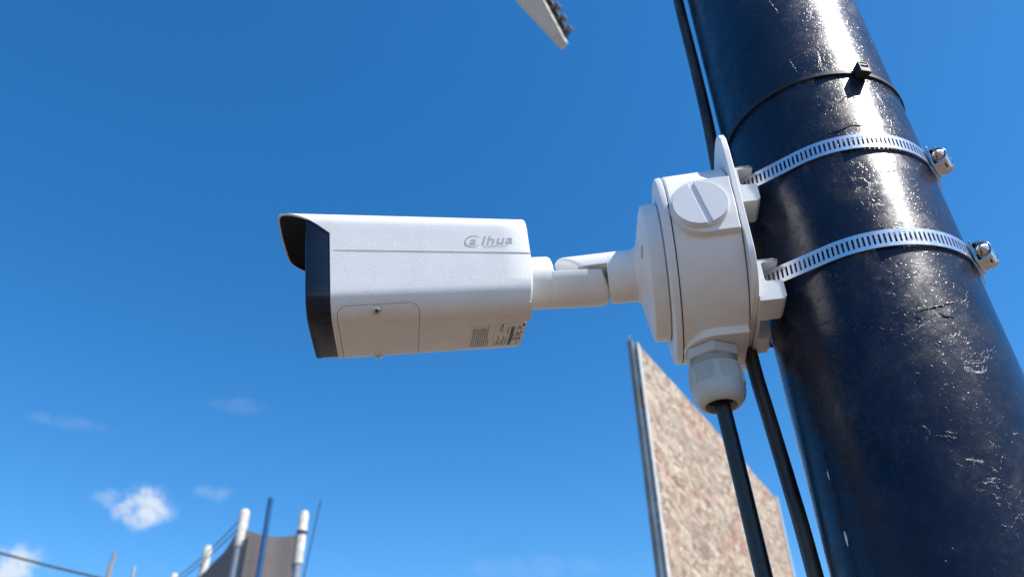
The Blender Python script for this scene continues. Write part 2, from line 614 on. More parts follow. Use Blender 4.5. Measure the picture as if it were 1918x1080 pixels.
# slotted blanking plug on the near pad
plug = MB()
PC = PF(.0985, 0, ZB - .001) - HX * .0648
plug.lathe(PC, -HX, [(0, .0168), (.0024, .0168), (.0026, .0160), (.0032, .0160)], 64)
rot = R_(-12)
for sgn in (1, -1):
    poly = []
    rr, sl = .0164, .0017
    a_s = math.asin(sl / rr)
    for k in range(33):
        t_ = a_s + (math.pi - 2 * a_s) * k / 32
        x, y = rr * math.cos(t_), sgn * rr * math.sin(t_)
        # slot runs nearly upright
        poly.append((y * math.cos(rot) - x * math.sin(rot), y * math.sin(rot) + x * math.cos(rot)))
    plug.prism(poly, PC, AX, Z, -HX, .0020, .0046)
po = plug.build('port_plug', M_PLUG, jb, bevel=.0004)

# cable gland under the box
gl_o = PF(.1000, 0, ZB - .0650)
gland = MB().lathe(gl_o, -Z, [(0, .0122), (.0105, .0122)], 48).build('cable_gland', M_GLAND, jb)
hexn = MB()
hexn.lathe(gl_o, -Z, [(.0001, .0162), (.0006, .0171), (.0068, .0171), (.0075, .0160)], 6, ref=HX)
hexn.build('lock_nut', M_GLAND, gland, bevel=.0008)
thr = MB()
pr = []
for k in range(5):
    pr += [(.0075 + k * .0012, .0128), (.0078 + k * .0012, .0140), (.0083 + k * .0012, .0140), (.0086 + k * .0012, .0128)]
thr.lathe(gl_o, -Z, pr, 64)
thr.build('thread_ring', M_GLAND, gland)
# ribbed clamping nut
N = 240
rows = []


def nut_r(k, full):
    t_ = 360 * k / N
    ph = (t_ + 10) % 60
    flat = ph < 17
    r = .0163 if flat else .0166
    if not flat and full and (k % 4) in (0, 1):
        r += .0008
    return r


for t0, sc, full in ((.0130, .97, False), (.0136, 1.0, True), (.0255, 1.03, True), (.0268, 1.04, False), (.0285, 1.05, False), (.0305, 1.045, False), (.0335, 1.0, False), (.0362, .92, False), (.0385, .80, False), (.0392, .70, False), (.0392, .64, False), (.0378, .60, False), (.0300, .58, False)):
    rows.append([gl_o - Z * t0 * .94 + (HX * math.cos(2 * math.pi * k / N) + AX * math.sin(2 * math.pi * k / N)) * (nut_r(k, full) if t0 < .027 else .0164) * sc * .93 for k in range(N)])
cn_ = MB().loft(rows)
cn_.build('clamp_nut', M_GLAND, gland, angle=28)
MB().lathe(gl_o, -Z, [(.028, .0088), (.0322, .0088), (.0322, .0045)], 48).build('rubber_seal', M_RUBBER2, gland)

# cable leaving the gland
pts = []
ga, gh = .1000, 0.0
for i in range(61):
    z = ZB - .0650 - .022 - i * .0365
    k = i / 60
    w = 1 - math.exp(-i * .0365 / .35)
    bend = .006 * math.sin(i * .55) * min(1, i / 10) * (1 - .3 * k)
    pts.append(PF(ga - .0015 * w - .018 * w + bend * .25, gh + .004 * w + bend * .3, z))
tag(MB().tube(pts, .0046, 20).build('camera_cable', M_RUBBER2), 'black cable hanging out of the grey cable gland under the box', 'cable')

# ------------------------------------------------------------------ pole bracket behind the box
pb = thing('pole_bracket', 'white pole mounting bracket with notched lugs between the junction box and the pole', 'bracket', PF(.0735, 0, ZB))


def lug(z0, z1, h0, h1, slot):
    m = MB()
    a_in = max(math.sqrt(max(RP * RP - min(abs(h0), abs(h1)) ** 2, 0)) + .0004, .052)
    if h0 * h1 < 0:
        a_in = RP + .0006
    s0, s1 = slot
    # C-shaped side profile in (a, z): the strap runs through the notch
    poly = [(.0728, z0), (a_in + .002, z0), (a_in, z0 + .002), (a_in, s0 - .001), (.0600 if a_in < .059 else a_in, s0), (.0665, s0), (.0675, s0 + .001), (.0675, s1 - .001), (.0665, s1), (a_in + .0005, s1), (a_in, s1 + .001), (a_in, z1 - .002), (a_in + .002, z1), (.0728, z1)]
    m.prism(poly, O, AX, Z, HX, h0, h1)
    return m.build('lug', M_LUG, pb, bevel=.0008)


for zt, zt0, zt1 in ((.3487, .3215, .3512), (.2732, .2468, .2757)):
    for h0, h1 in ((-.0440, -.0220), (.0000, .0180)):
        lug(zt0, zt1, h0, h1, (zt - .0132, zt + .0004))
m = MB()
m.prism([(-.030, .2475), (.016, .2475), (.016, .350), (-.030, .350)], O, HX, Z, AX, .0700, .0727)
m.build('bracket_web', M_LUG, pb, bevel=.0008)

# ------------------------------------------------------------------ hose clamps
RS = .0621


def clamp_path():
    p = []
    far = Vector((.0645, .0330))
    near = Vector((.0645, -.0330))
    d = near.length
    tang = math.degrees(math.atan2(near.y, near.x)) - math.degrees(math.acos(RS / d))
    a0, a1 = tang, -360 - tang
    L = []
    n = 150
    for i in range(n + 1):
        a = R_(a0 + (a1 - a0) * i / n)
        L.append(Vector((RS * math.cos(a), RS * math.sin(a))))
    L.append(far)
    L.append(near)
    L.append(L[0])
    # resample evenly
    tot = sum((L[i + 1] - L[i]).length for i in range(len(L) - 1))
    cells = round(tot / .0028)
    out = []
    for c_ in range(cells * 2):
        s = tot * c_ / (cells * 2)
        for i in range(len(L) - 1):
            k = (L[i + 1] - L[i]).length
            if s <= k or i == len(L) - 2:
                out.append(L[i].lerp(L[i + 1], min(1, s / k)))
                break
            s -= k
    return out, cells


CP, CELLS = clamp_path()


def hose_clamp(ztop, ang, label, first=None):
    root = thing('hose_clamp', label, 'hose clamp', PF(0, 0, ztop - .006), 'stainless hose clamps around the pole')
    if first is not None:
        return root
    H = .0116
    th = .0006
    m = MB()
    NP = len(CP)

    def at(x, y, r):
        """x in half cells along the band, y height, r outward offset"""
        i = int(math.floor(x)) % NP
        k = x - math.floor(x)
        p = CP[i].lerp(CP[(i + 1) % NP], k)
        d = (CP[(i + 1) % NP] - CP[i - 1])
        d.normalize()
        nrm = Vector((d.y, -d.x))
        if nrm.dot(p) < 0:
            nrm = -nrm
        q = p + nrm * r
        return PF(q.x, q.y, ztop - H + y)

    hs = []
    for k in range(5):
        t_ = R_(180 * k / 4)
        hs.append((.45 * math.cos(t_), .0066 + .0024 + .0004 * math.sin(t_) - .0003))
    for k in range(5):
        t_ = R_(180 + 180 * k / 4)
        hs.append((.45 * math.cos(t_), .0028 + .0004 * math.sin(t_)))
    hole = [(1 + x + .10 * (y - .0058) / .003, y) for x, y in hs]
    rim = [(2, H), (1, H), (1, H), (1, H), (0, H), (0, 0), (1, 0), (1, 0), (1, 0), (2, 0)]
    outer_loop = [(2, H * .55), (2, H), (1, H), (0, H), (0, H * .55), (0, H * .45), (0, 0), (1, 0), (2, 0), (2, H * .45)]
    for c_ in range(CELLS):
        vs, fs = [], []
        for r in (th, 0.0):
            for x, y in outer_loop:
                vs.append(at(2 * c_ + x, y, r))
            for x, y in hole:
                vs.append(at(2 * c_ + x, y, r))
        for s in range(10):
            t_ = (s + 1) % 10
            fs.append((s, t_, 10 + t_, 10 + s))
            fs.append((20 + s, 30 + s, 30 + t_, 20 + t_))
            fs.append((10 + s, 10 + t_, 30 + t_, 30 + s))
        for s, t_ in ((1, 2), (2, 3), (6, 7), (7, 8)):
            fs.append((s, 20 + s, 20 + t_, t_))
        m.add(vs, fs)
    m.build('perforated_band', M_BAND, root, angle=50)
    # worm drive
    e_r = (AX * math.cos(R_(ang)) + HX * math.sin(R_(ang)))
    e_t = (-AX * math.sin(R_(ang)) + HX * math.cos(R_(ang))) * -1      # towards the far side
    c0 = PF(0, 0, ztop - H / 2) + e_r * (RS + .0012)
    w = MB()
    # saddle strap and barrel shell
    w.box(c0 + e_r * .0006, e_t, Z, e_r, .0085, .0072, .0007)
    arc = []
    for k in range(21):
        t_ = R_(-20 + 220 * k / 20)
        arc.append((.0058 * math.cos(t_), .0050 + .0050 * math.sin(t_)))
    for k in range(21):
        t_ = R_(200 - 220 * k / 20)
        arc.append((.0048 * math.cos(t_), .0050 + .0040 * math.sin(t_)))
    w.prism(arc, c0, Z, e_r, e_t, -.0062, -.0020)
    w.prism(arc, c0, Z, e_r, e_t, .0030, .0066)
    w.prism(arc[4:17] + arc[25:38], c0, Z, e_r, e_t, -.0021, .0031)
    for s in (-1, 1):
        w.box(c0 + Z * s * .0062 + e_r * .0030, e_t, e_r, Z, .0062, .0030, .0005)
    w.build('worm_housing', M_STEEL, root, bevel=.0003)
    sc = MB()
    ax = c0 + e_r * .0050
    pr = [(-.0100, .0001), (-.0095, .0012), (-.0072, .0029)]
    for k in range(7):
        pr += [(-.0070 + k * .0018, .0030), (-.0064 + k * .0018, .0038), (-.0058 + k * .0018, .0038), (-.0053 + k * .0018, .0030)]
    sc.lathe(ax, e_t, pr, 28)
    sc.lathe(ax, e_t, [(.0066, .0050), (.0074, .0052), (.0105, .0052), (.0112, .0046)], 6, ref=Z)
    sc.lathe(ax, e_t, [(.0060, .0056), (.0070, .0056)], 32)
    sc.build('worm_screw', M_STEEL, root, bevel=.0002)
    # loose band tail under the housing
    tl = MB()
    rows = []
    for k in range(9):
        a = R_(ang - 4 - k * 2.2)
        rr = RS + .0008 + .00003 * k * k
        rows.append([PF((rr + q) * math.cos(a), (rr + q) * math.sin(a), ztop - zz_) for q, zz_ in ((0, .0006), (.0006, .0006), (.0006, H - .0004), (0, H - .0004))])
    tl.loft(rows)
    tl.build('band_tail', M_BAND, root)
    return root


hose_clamp(.3487, -149, 'upper stainless hose clamp on the navy pole, next below the black cable tie')
hose_clamp(.2732, -149, 'lower stainless hose clamp on the navy pole, level with the camera body')

# ------------------------------------------------------------------ cable tie round the pole
ct = thing('cable_tie', 'black nylon cable tie round the navy pole above the hose clamps', 'cable tie', PF(0, 0, .4062))
rows = []
for k in range(180):
    a = 2 * math.pi * k / 180
    w0 = .0014
    rows.append([PF((RP + q) * math.cos(a), (RP + q) * math.sin(a), .4068 + y + .0004 * math.sin(a * 2)) for q, y in ((.0002, -w0), (.0013, -w0), (.0013, w0), (.0002, w0))])
m = MB().grid(rows, closed_u=True, closed_v=True)
m.build('tie_strap', M_TIE, ct)
ang = -110.5
e_r = AX * math.cos(R_(ang)) + HX * math.sin(R_(ang))
e_t = AX * math.sin(R_(ang)) * -1 + HX * math.cos(R_(ang))
hc = PF(0, 0, .4066) + e_r * (RP + .0030)
hd = MB()
sq = [(-.0038, -.0052), (.0038, -.0052), (.0038, .0043), (-.0038, .0043)]
inn = [(-.0028, -.0010), (.0028, -.0010), (.0028, .0036), (-.0028, .0036)]
rows = [[hc + e_t * x * s + Z * y * s + e_r * d for x, y in poly] for poly, d, s in ((inn, -.001, .95), (inn, .0042, 1), (sq, .0042, .95), (sq, .0036, 1), (sq, -.0026, .98), (sq, -.0030, .9))]
hd.loft(rows)
hd.build('tie_head', M_TIE, ct, bevel=.0004)
tl = MB()
tl.box(hc + e_r * .0016 + Z * .0022, e_t, e_r, Z, .0026, .0022, .0007)
tl.build('tie_pawl', M_TIE, ct)

# ------------------------------------------------------------------ older cable running up the back of the pole
pts = []
for z, x in ((2.30, .1620), (1.6, .1600), (1.0, .1590), (.70, .1585), (.60, .1583), (.52, .1590), (.45, .1587), (.38, .1560), (.30, .1515), (.24, .1511), (.20, .1535), (.158, .1562), (.113, .1584), (.0, .1610), (-.3, .1612), (-.9, .1600), (-1.6, .1615), (-2.19, .1640)):
    pts.append(Vector((x, .43, z)))
fine_pts = []
for i in range(len(pts) - 1):
    p0, p1, p2, p3 = pts[max(i - 1, 0)], pts[i], pts[i + 1], pts[min(i + 2, len(pts) - 1)]
    for k in range(5):
        t_ = k / 5
        fine_pts.append(.5 * ((2 * p1) + (p2 - p0) * t_ + (2 * p0 - 5 * p1 + 4 * p2 - p3) * t_ ** 2 + (3 * p1 - p0 - 3 * p2 + p3) * t_ ** 3))
fine_pts.append(pts[-1])
tag(MB().tube(fine_pts, .0044, 18).build('riser_cable', M_RUBBER), 'dusty black cable running up the pole behind the junction box', 'cable')
# tie holding that cable, its head sticking out beside the plate
kt = thing('small_cable_tie', 'small dark cable tie with stub tail on the riser cable beside the box plate', 'cable tie', (.1555, .43, .392))
m = MB()
rows = []
for k in range(40):
    a = 2 * math.pi * k / 40
    rows.append([Vector((.1557 + (.0047 + q) * math.cos(a), .43 + (.0047 + q) * math.sin(a), .392 + y)) for q, y in ((0, -.0017), (.001, -.0017), (.001, .0017), (0, .0017))])
m.grid(rows, closed_u=True, closed_v=True)
m.build('tie_strap', M_TIE, kt)
m = MB()
m.box((.1505, .4265, .392), Vector((1, 0, 0)), Vector((0, 1, 0)), Z, .0024, .0026, .0034)
m.build('tie_head', M_TIE, kt, bevel=.0003)
MB().tube([(.149, .4255, .391), (.1475, .4245, .3915), (.1455, .424, .393)], [.0012, .0010, .0007], 8).build('tie_tail', M_TIE, kt)

# ------------------------------------------------------------------ the camera
P0 = Vector((0.0487703, 0.43034096, 0.3058))
BX = Vector((-0.98636052, -0.12110984, -0.11146893))     # towards the lens end
LX = Vector((-0.13444434, 0.98349231, 0.12110984))       # away from the viewer
VX = Vector((-0.09496124, -0.13444434, 0.98636052))
cm = thing('security_camera', 'white bullet security camera with dark front and hood, on a jointed arm', 'camera', PF(.1214, 0, ZB))


def LP(s, l, v):
    return P0 + BX * s + LX * l + VX * v


def prof(s):
    k = (s - .042) / .124
    w, vb, vt, rb, rt = .0375 + .002 * k, -.0346, .0327 + .0073 * k, .016, .012
    P = []
    for i in range(8):
        P.append((-(w - rb) * i / 8, vb - .0006 * (1 - (i / 8) ** 2)))
    for i in range(16):
        t_ = math.pi / 2 * i / 16
        P.append((-(w - rb) - rb * math.sin(t_), vb + rb - rb * math.cos(t_)))
    y0, y1 = vb + rb, vt - rt
    for i in range(10):
        P.append((-w, y0 + (y1 - y0) * i / 10))
    for i in range(10):
        t_ = math.pi / 2 * i / 10
        P.append((-(w - rt) - rt * math.cos(t_), vt - rt + rt * math.sin(t_)))
    for i in range(8):
        P.append((-(w - rt) * (1 - i / 8), vt + .0012 * (1 - (1 - i / 8) ** 2)))
    P.append((0, vt + .0012))
    return P


def ring(s, off=0.0):
    P = prof(s)
    full = P + [(-x, y) for x, y in P[-2:0:-1]]
    out = []
    n_ = len(full)
    for i, (x, y) in enumerate(full):
        x0, y0 = full[i - 1]
        x1, y1 = full[(i + 1) % n_]
        tx, ty = x1 - x0, y1 - y0
        d = math.hypot(tx, ty)
        out.append((x + (-ty / d) * off, y + (tx / d) * off))
    return out


def surf(s, q, off=0.0):
    """point on the housing: s along the axis, q arc length from the underside's middle (viewer's side positive)"""
    P = prof(s)
    sg = 1 if q >= 0 else -1
    q = abs(q)
    acc = 0
    for i in range(len(P) - 1):
        d = math.hypot(P[i + 1][0] - P[i][0], P[i + 1][1] - P[i][1])
        if q <= acc + d or i == len(P) - 2:
            break
        acc += d
    t_ = (q - acc) / d
    x = P[i][0] + (P[i + 1][0] - P[i][0]) * t_
    y = P[i][1] + (P[i + 1][1] - P[i][1]) * t_
    pa, pc = P[max(i - 1, 0)], P[min(i + 2, len(P) - 1)]
    tx, ty = pc[0] - pa[0], pc[1] - pa[1]
    k = math.hypot(tx, ty)
    x += -ty / k * off
    y += tx / k * off
    return LP(s, sg * x, y)


def rear_shift(s, v):
    k = max(0, min(1, (.060 - s) / .018))
    t_ = max(0, min(1, -v / .036))
    return s + .0045 * k * t_ * t_


rows = []
for s, off in ((.0425, -.012), (.0415, -.0040), (.0416, -.0018), (.0421, -.0006), (.0430, 0), (.060, 0), (.10, 0), (.14, 0), (.1655, 0), (.1658, -.0003)):
    rows.append([LP(rear_shift(s, v), l, v) for l, v in ring(max(s, .042), off)])
hs_mb = MB().loft(rows)
housing = hs_mb.build('housing', M_CAM, cm)


def patch(s0, s1, q0, q1, o0, o1, cr=.004, nq=44, nosharp=()):
    """closed plate following the housing surface, rounded corners"""
    top, bot = [], []
    for k in range(nq + 1):
        # denser rows at the ends so the corners are round
        t_ = .5 - .5 * math.cos(math.pi * k / nq)
        q = q0 + (q1 - q0) * t_
        d = min(q - q0, q1 - q)
        ins = cr - math.sqrt(max(cr * cr - (cr - d) ** 2, 0)) if d < cr else 0
        top.append([surf(s0 + ins, q, o1), surf(s1 - ins, q, o1)])
        bot.append([surf(s0 + ins, q, o0), surf(s1 - ins, q, o0)])
    rows = [[t2[0], t2[1], b2[1], b2[0]] for t2, b2 in zip(top, bot)]
    return MB().loft(rows)


cut = [patch(.1137, .1625, -.0348, .0384, -.0013, .0030, .0062)]
# the hood's long seam, one each side
for sg in (1, -1):
    g_ = MB()
    rws = []
    nn = 12
    for k in range(nn + 1):
        s = .1640 - (.1640 - .030) * k / nn
        v = .0083 + (.0013 - .0083) * k / nn
        w = .0375 + .002 * (s - .042) / .124
        hgt = .0009 if k else .0005
        rws.append([LP(s, -sg * (w + .002), v + hgt), LP(s, -sg * (w + .002), v - hgt), LP(s, -sg * (w - .0007), v - hgt * .8), LP(s, -sg * (w - .0007), v + hgt * .8)])
    g_.loft(rws)
    cut.append(g_)
carve(housing, cut)
cover = patch(.11405, .16215, -.0345, .0381, -.0012, .0002, .0059).build('access_cover', M_CAM, cm, bevel=.00025)


def cover_screw(s, q, up):
    c = surf(s, q, up)
    e = (surf(s, q, .01) - surf(s, q, 0)).normalized()
    m = MB()
    m.lathe(c, e, [(-.0010, .0026), (.0004, .0026), (.0010, .0021), (.0013, .0014), (.0013, .0012), (.0004, .0011)], 28)
    m.build('screw', M_STEEL, cover)
    m = MB()
    f1 = BX
    f2 = e.cross(f1).normalized()
    poly = []
    for k in range(12):
        r = .0011 if k % 2 == 0 else .0006
        poly.append((r * math.cos(math.pi * k / 6), r * math.sin(math.pi * k / 6)))
    m.prism(poly, c + e * .0004, f1, f2, e, 0, .0003)
    m.build('screw_recess', M_GAP, cover)
    m = MB()
    m.lathe(surf(s, q, .00018), e, [(0, .0034), (.0001, .0034)], 32)
    m.build('screw_seat', M_GAP if False else M_CAM, cover)


cover_screw(.1392, .0345, .0004)
cover_screw(.1398, -.0285, .0005)

# black front shroud, window, visor
rows = []
for s, off in ((.1650, -.0010), (.1660, -.0006), (.1790, -.0006), (.1798, -.0010), (.1803, -.0020), (.1803, -.0050), (.1770, -.0056)):
    rows.append([LP(s, l, v) for l, v in ring(s, off)])
shroud = MB().loft(rows).build('front_shroud', M_SHROUD, cm)
win = MB().loft([[LP(s, l, v) for l, v in ring(.170, -.0060)] for s in (.1768, .1776)]).build('front_window', M_GLASS, shroud)
MB().lathe(LP(.1776, 0, .004), BX, [(0, .0165), (.0008, .0165), (.0010, .0150), (.0002, .0125)], 48).build('lens_ring', M_LINING, shroud)


def hood_end(i, n_):
    """how far forward the hood reaches for ring vertex fraction along its top run"""
    return 0


full = ring(.166, 0)
nh = (len(full) // 2)
# indices on the near half whose height is above the hood's cut, mirrored to the far half
half = prof(.166)
VCUT = .0212
idx = [i for i, (x, y) in enumerate(half) if y > VCUT]


def hood_s(l, v):
    # straight diagonal cut on the sides, rounded front
    diag = .1658 + (v - VCUT) * 1.42
    ax_ = abs(l)
    tip = .1995 - .0040 * (ax_ / .034) ** 4 - .0010 * (ax_ / .034) ** 2
    if ax_ > .0385:
        tip = .1960
    k = max(0, min(1, (v - .0345) / .006))
    return diag * (1 - k) + tip * k if v < .0405 else tip


# dense run over the top: parameter q from the near cut to the far cut
def arc_q(v_target):
    P = half
    acc = 0
    for i in range(len(P) - 1):
        d = math.hypot(P[i + 1][0] - P[i][0], P[i + 1][1] - P[i][1])
        if P[i + 1][1] >= v_target and P[i][1] < v_target:
            return acc + d * (v_target - P[i][1]) / (P[i + 1][1] - P[i][1])
        acc += d
    return acc


QC = arc_q(VCUT)
QT = sum(math.hypot(half[i + 1][0] - half[i][0], half[i + 1][1] - half[i][1]) for i in range(len(half) - 1))


def hood_len(x):
    """x: arc length above the cut, 0..QT-QC -> forward reach"""
    pts_ = [(0, .1658), (.0055, .1720), (.0110, .1790), (.0155, .1855), (.0190, .1905), (.0220, .1945), (.0250, .1970), (.0290, .1985), (.036, .1993), (.060, .2000)]
    for (xa, ya), (xb, yb) in zip(pts_, pts_[1:]):
        if x <= xb:
            t_ = (x - xa) / (xb - xa)
            return ya + (yb - ya) * t_
    return pts_[-1][1]


NH = 90
runs = []
for k in range(NH + 1):
    x = 2 * (QT - QC) * k / NH
    near = x <= QT - QC
    xx = x if near else 2 * (QT - QC) - x
    runs.append((1 if near else -1, QC + xx, hood_len(xx)))
TH = .0013
outer_, inner_ = [], []
NS = 10


def hsurf(s, q, off, sg):
    p = surf(s, q, off)
    if sg < 0:
        d = p - P0
        l = d.dot(LX)
        p = p - LX * (2 * l)
    return p


rws = []
for sg, q, e in runs:
    fwd = [hsurf(.1656 + (e - .1656) * k / NS, q, 0, sg) for k in range(NS + 1)]
    back = [hsurf(.1656 + (max(e - .0001, .1657) - .1656) * k / NS, q, -TH, sg) for k in range(NS, -1, -1)]
    rws.append(fwd + back)
MB().loft(rws).build('visor', M_CAM, cm, angle=40, bevel=.0003)
rws = []
for sg, q, e in runs[1:-1]:
    e2 = max(e - .0012, .1662)
    fwd = [hsurf(.1658 + (e2 - .1658) * k / NS, q, -TH - .0001, sg) for k in range(NS + 1)]
    back = [hsurf(.1658 + (e2 - .1658) * k / NS, q, -TH - .0006, sg) for k in range(NS, -1, -1)]
    rws.append(fwd + back)
MB().loft(rws).build('visor_lining', M_LINING, cm, angle=40)

# maker's mark on the side
lg = MB()


def on_side(tx, ty, s0, q0, off=.00012):
    return surf(s0 - tx, q0 + ty, off)


def put_text(mb, body_, size, s0, q0, bold=0, shear=0, sx=1.0, rot=False, off=.00012):
    vs, fs = text_shape(body_, size, bold, shear)
    if rot:
        mb.add([surf(s0 + y, q0 + x * sx, off) for x, y in vs], fs)
    else:
        mb.add([surf(s0 - x * sx, q0 + y, off) for x, y in vs], fs)
    return max(x for x, y in vs) * sx if vs else 0


def mark(mb, s0, q0, w, rot=False, off=.00012):
    """lower-case word with the a inside an open swirl, bold italic"""
    k = w / .0300
    put = lambda x, y: (surf(s0 + y, q0 + x, off) if rot else surf(s0 - x, q0 + y, off))
    # swirl: tapered ring open at lower right
    vs, fs = [], []
    nn = 40
    for i in range(nn + 1):
        t_ = R_(40 + 275 * i / nn)
        th = (.00022 + .00075 * math.sin(math.pi * i / nn)) * k
        for rr in (1, 0):
            ex = .0046 * k + (th if rr else 0)
            ey = .0036 * k + (th * .8 if rr else 0)
            x = .0056 * k + ex * math.cos(t_) + .20 * ey * math.sin(t_)
            y = .0028 * k + ey * math.sin(t_)
            vs.append(put(x, y))
    for i in range(nn):
        fs.append((2 * i, 2 * i + 1, 2 * i + 3, 2 * i + 2))
    mb.add(vs, fs)
    v2, f2 = text_shape('a', .0080 * k, .00010 * k, .28)
    mb.add([put(.0026 * k + x * 1.25, .0006 * k + y) for x, y in v2], f2)
    x0 = .0098 * k
    for ch, adv in (('l', .0030), ('h', .0059), ('u', .0060), ('a', .0062)):
        v2, f2 = text_shape(ch, .0084 * k, .00012 * k, .28)
        mb.add([put(x0 + x * 1.30, .0003 * k + y) for x, y in v2], f2)
        x0 += adv * k


mark(lg, .0832, .0749, .0312)
put_text(lg, 'TECHNOLOGY', .0019, .0722, .0730, 0, 0, 1.25)
lg.build('maker_mark', M_LOGO, cm)

# stickers under the body
lb = patch(.0440, .0652, .0154, .0340, .00002, .00016, .0016, 14)
lb.build('blank_sticker', M_LABEL, cm)
lb2 = patch(.0455, .0652, -.0210, .0142, .00002, .00016, .0010, 24).build('rating_sticker', M_LABEL, cm)
lb3 = patch(.0662, .0812, -.0208, .0120, .00002, .00016, .0010, 24).build('notice_sticker', M_LABEL, cm)
ink = MB()


def bar(mb, s, q0, q1, h, off=.00022):
    mb.add([surf(s, q0, off), surf(s, q1, off), surf(s + h, q1, off), surf(s + h, q0, off)], [(0, 1, 2, 3)])


def word_line(mb, s, q0, q1, h, dens=.8):
    """a line of tiny unreadable print: letter-size ticks grouped into words"""
    q = q0
    while q < q1:
        wl_ = random.uniform(.0012, .0034)
        e = min(q + wl_, q1)
        while q < e:
            d = random.uniform(.00018, .00034)
            up = h * random.choice((.62, .62, .7, 1.0))
            bar(mb, s, q, min(q + d * .62, e), up)
            q += d
        q += .00045


# rating sticker: mark, lines, bar code, CE and FC
DQ = -.0032
mark(ink, .0602, .0062 + DQ, .0105, rot=True, off=.00022)
word_line(ink, .0634, -.0168 + DQ, -.0095 + DQ, .0010)
word_line(ink, .0615, -.0168 + DQ, -.0010 + DQ, .0011)
word_line(ink, .0596, -.0160 + DQ, -.0070 + DQ, .0009)
word_line(ink, .0580, -.0168 + DQ, -.0020 + DQ, .0010)
word_line(ink, .0562, -.0168 + DQ, -.0020 + DQ, .0010)
word_line(ink, .0562, .0020 + DQ, .0130 + DQ, .0010)
q = -.0168 + DQ
while q < .0130 + DQ:
    d = random.choice((.00014, .00024, .00036))
    bar(ink, .0525, q, q + d, .0024)
    q += d + random.choice((.00012, .00020, .0003))
word_line(ink, .0514, -.0090 + DQ, .0020 + DQ, .0008)
put_text(ink, 'CE', .0050, .0472, -.0098 + DQ, .00012, 0, 1.1, True, .00022)
put_text(ink, 'FC', .0050, .0472, -.0010 + DQ, .00012, 0, 1.1, True, .00022)
# crossed-out bin mark
for qa, qb in ((.0080, .0132), (.0132, .0080)):
    ink.add([surf(.0474, qa + DQ, .00022), surf(.0474, qa + .0005 + DQ, .00022), surf(.0506, qb + .0005 + DQ, .00022), surf(.0506, qb + DQ, .00022)], [(0, 1, 2, 3)])
bar(ink, .0502, .0090 + DQ, .0126 + DQ, .0004)
bar(ink, .0480, .0092 + DQ, .0095 + DQ, .0022)
bar(ink, .0480, .0122 + DQ, .0125 + DQ, .0022)
bar(ink, .0464, .0134 + DQ, .0165 + DQ, .0014)
word_line(ink, .0480, -.0170 + DQ, -.0118 + DQ, .0009)
ink.build('sticker_print', M_PRINT, lb2)
ink = MB()
for k in range(9):
    word_line(ink, .0788 - k * .00132, -.0200, DQ + (.0130, .0128, .0125, .0120, .0132, .0128, .0131, .0142, -.0045)[k], .00085)
ink.build('sticker_print', M_PRINT, lb3)

# swivel joint: lower tongue belongs to the body, upper tongue to the wall side
RSW = .0178


def tongue(org, ax, lat, up, t0, tc, rr, u_lo, u_hi, r, nose=-1):
    """slice of a round bar between two heights, with a rounded free end"""
    a0 = math.asin(max(-1, min(1, u_lo / r)))
    a1 = math.asin(max(-1, min(1, u_hi / r)))
    sec = []
    n_ = 24
    for k in range(n_ + 1):
        a = a0 + (a1 - a0) * k / n_
        sec.append((r * math.cos(a), r * math.sin(a)))
    for k in range(n_ + 1):
        a = a1 + (a0 - a1) * k / n_
        sec.append((-r * math.cos(a), r * math.sin(a)))
    # drop duplicates at the poles
    out = []
    for p in sec:
        if not out or (abs(p[0] - out[-1][0]) + abs(p[1] - out[-1][1])) > 1e-6:
            out.append(p)
    if abs(out[0][0] - out[-1][0]) + abs(out[0][1] - out[-1][1]) < 1e-6:
        out.pop()
    rows = []
    sgn = 1 if tc > t0 else -1
    for k_ in [i / 8 * .86 for i in range(9)] + [.90, .93, .955, .975, .99, 1.0]:
        row = []
        for h, u in out:
            e = tc + sgn * (math.sqrt(max(rr * rr - h * h, 0)) if nose < 0 else rr - nose * (abs(h) / rr) ** 3)
            # ease the nose so its rim is softly rounded
            q_ = max(0.0, (abs(e - t0) * k_ - abs(e - t0) + .0035) / .0035)
            sh = 1 - .16 * (1 - math.sqrt(max(0, 1 - q_ * q_)))
            uu = u * sh if u * (u_lo + u_hi) > 0 else u
            row.append(org + ax * (t0 + (e - t0) * k_) + lat * h * sh + up * uu)
        rows.append(row)
    return MB().loft(rows)


SP = .0002
st = MB().lathe(P0, -BX, [(-.0450, RSW), (-.0400, RSW), (-.0255, RSW), (-.0240, RSW - .0006), (-.0232, RSW - .0020), (-.0232, .001)], 64)
stub = st.build('swivel_stub', M_CAM, cm)
tongue(P0, BX, LX, VX, .0250, .0022, RSW * .99, -RSW + .0002, SP - .0004, RSW - .0001, .0055).build('swivel_lower_half', M_CAM, cm, bevel=.0006)
tongue(PF(0, 0, ZB), AX, HX, Z, .1575, .1760, RSW, SP, RSW - .0002, RSW - .0001).build('swivel_upper_half', M_CAM, cm, bevel=.0006)
MB().lathe(PF(0, 0, ZB), AX, [(.1400, RSW), (.1565, RSW), (.1578, RSW - .0002), (.1580, RSW - .0010), (.1580, .001)], 72).build('arm', M_CAM, cm)
MB().lathe(PF(.1745, 0, ZB), Z, [(-.010, .0060), (.010, .0060)], 24).build('swivel_pin', M_STEEL, cm)
# flange against the box lid
fl_ = [(.1212, .0445), (.1219, .0445), (.1219, .0462), (.1222, .0468), (.1305, .0463), (.1314, .0458), (.1320, .0448), (.1330, .0418), (.1343, .0360), (.1355, .0300), (.1365, .0250), (.1374, .0215), (.1384, .0194), (.1398, .0182), (.1418, RSW + .0003), (.1424, RSW - .0004)]
flange = MB().lathe(PF(0, 0, ZB), AX, fl_, 128).build('mounting_flange', M_CAM, cm)
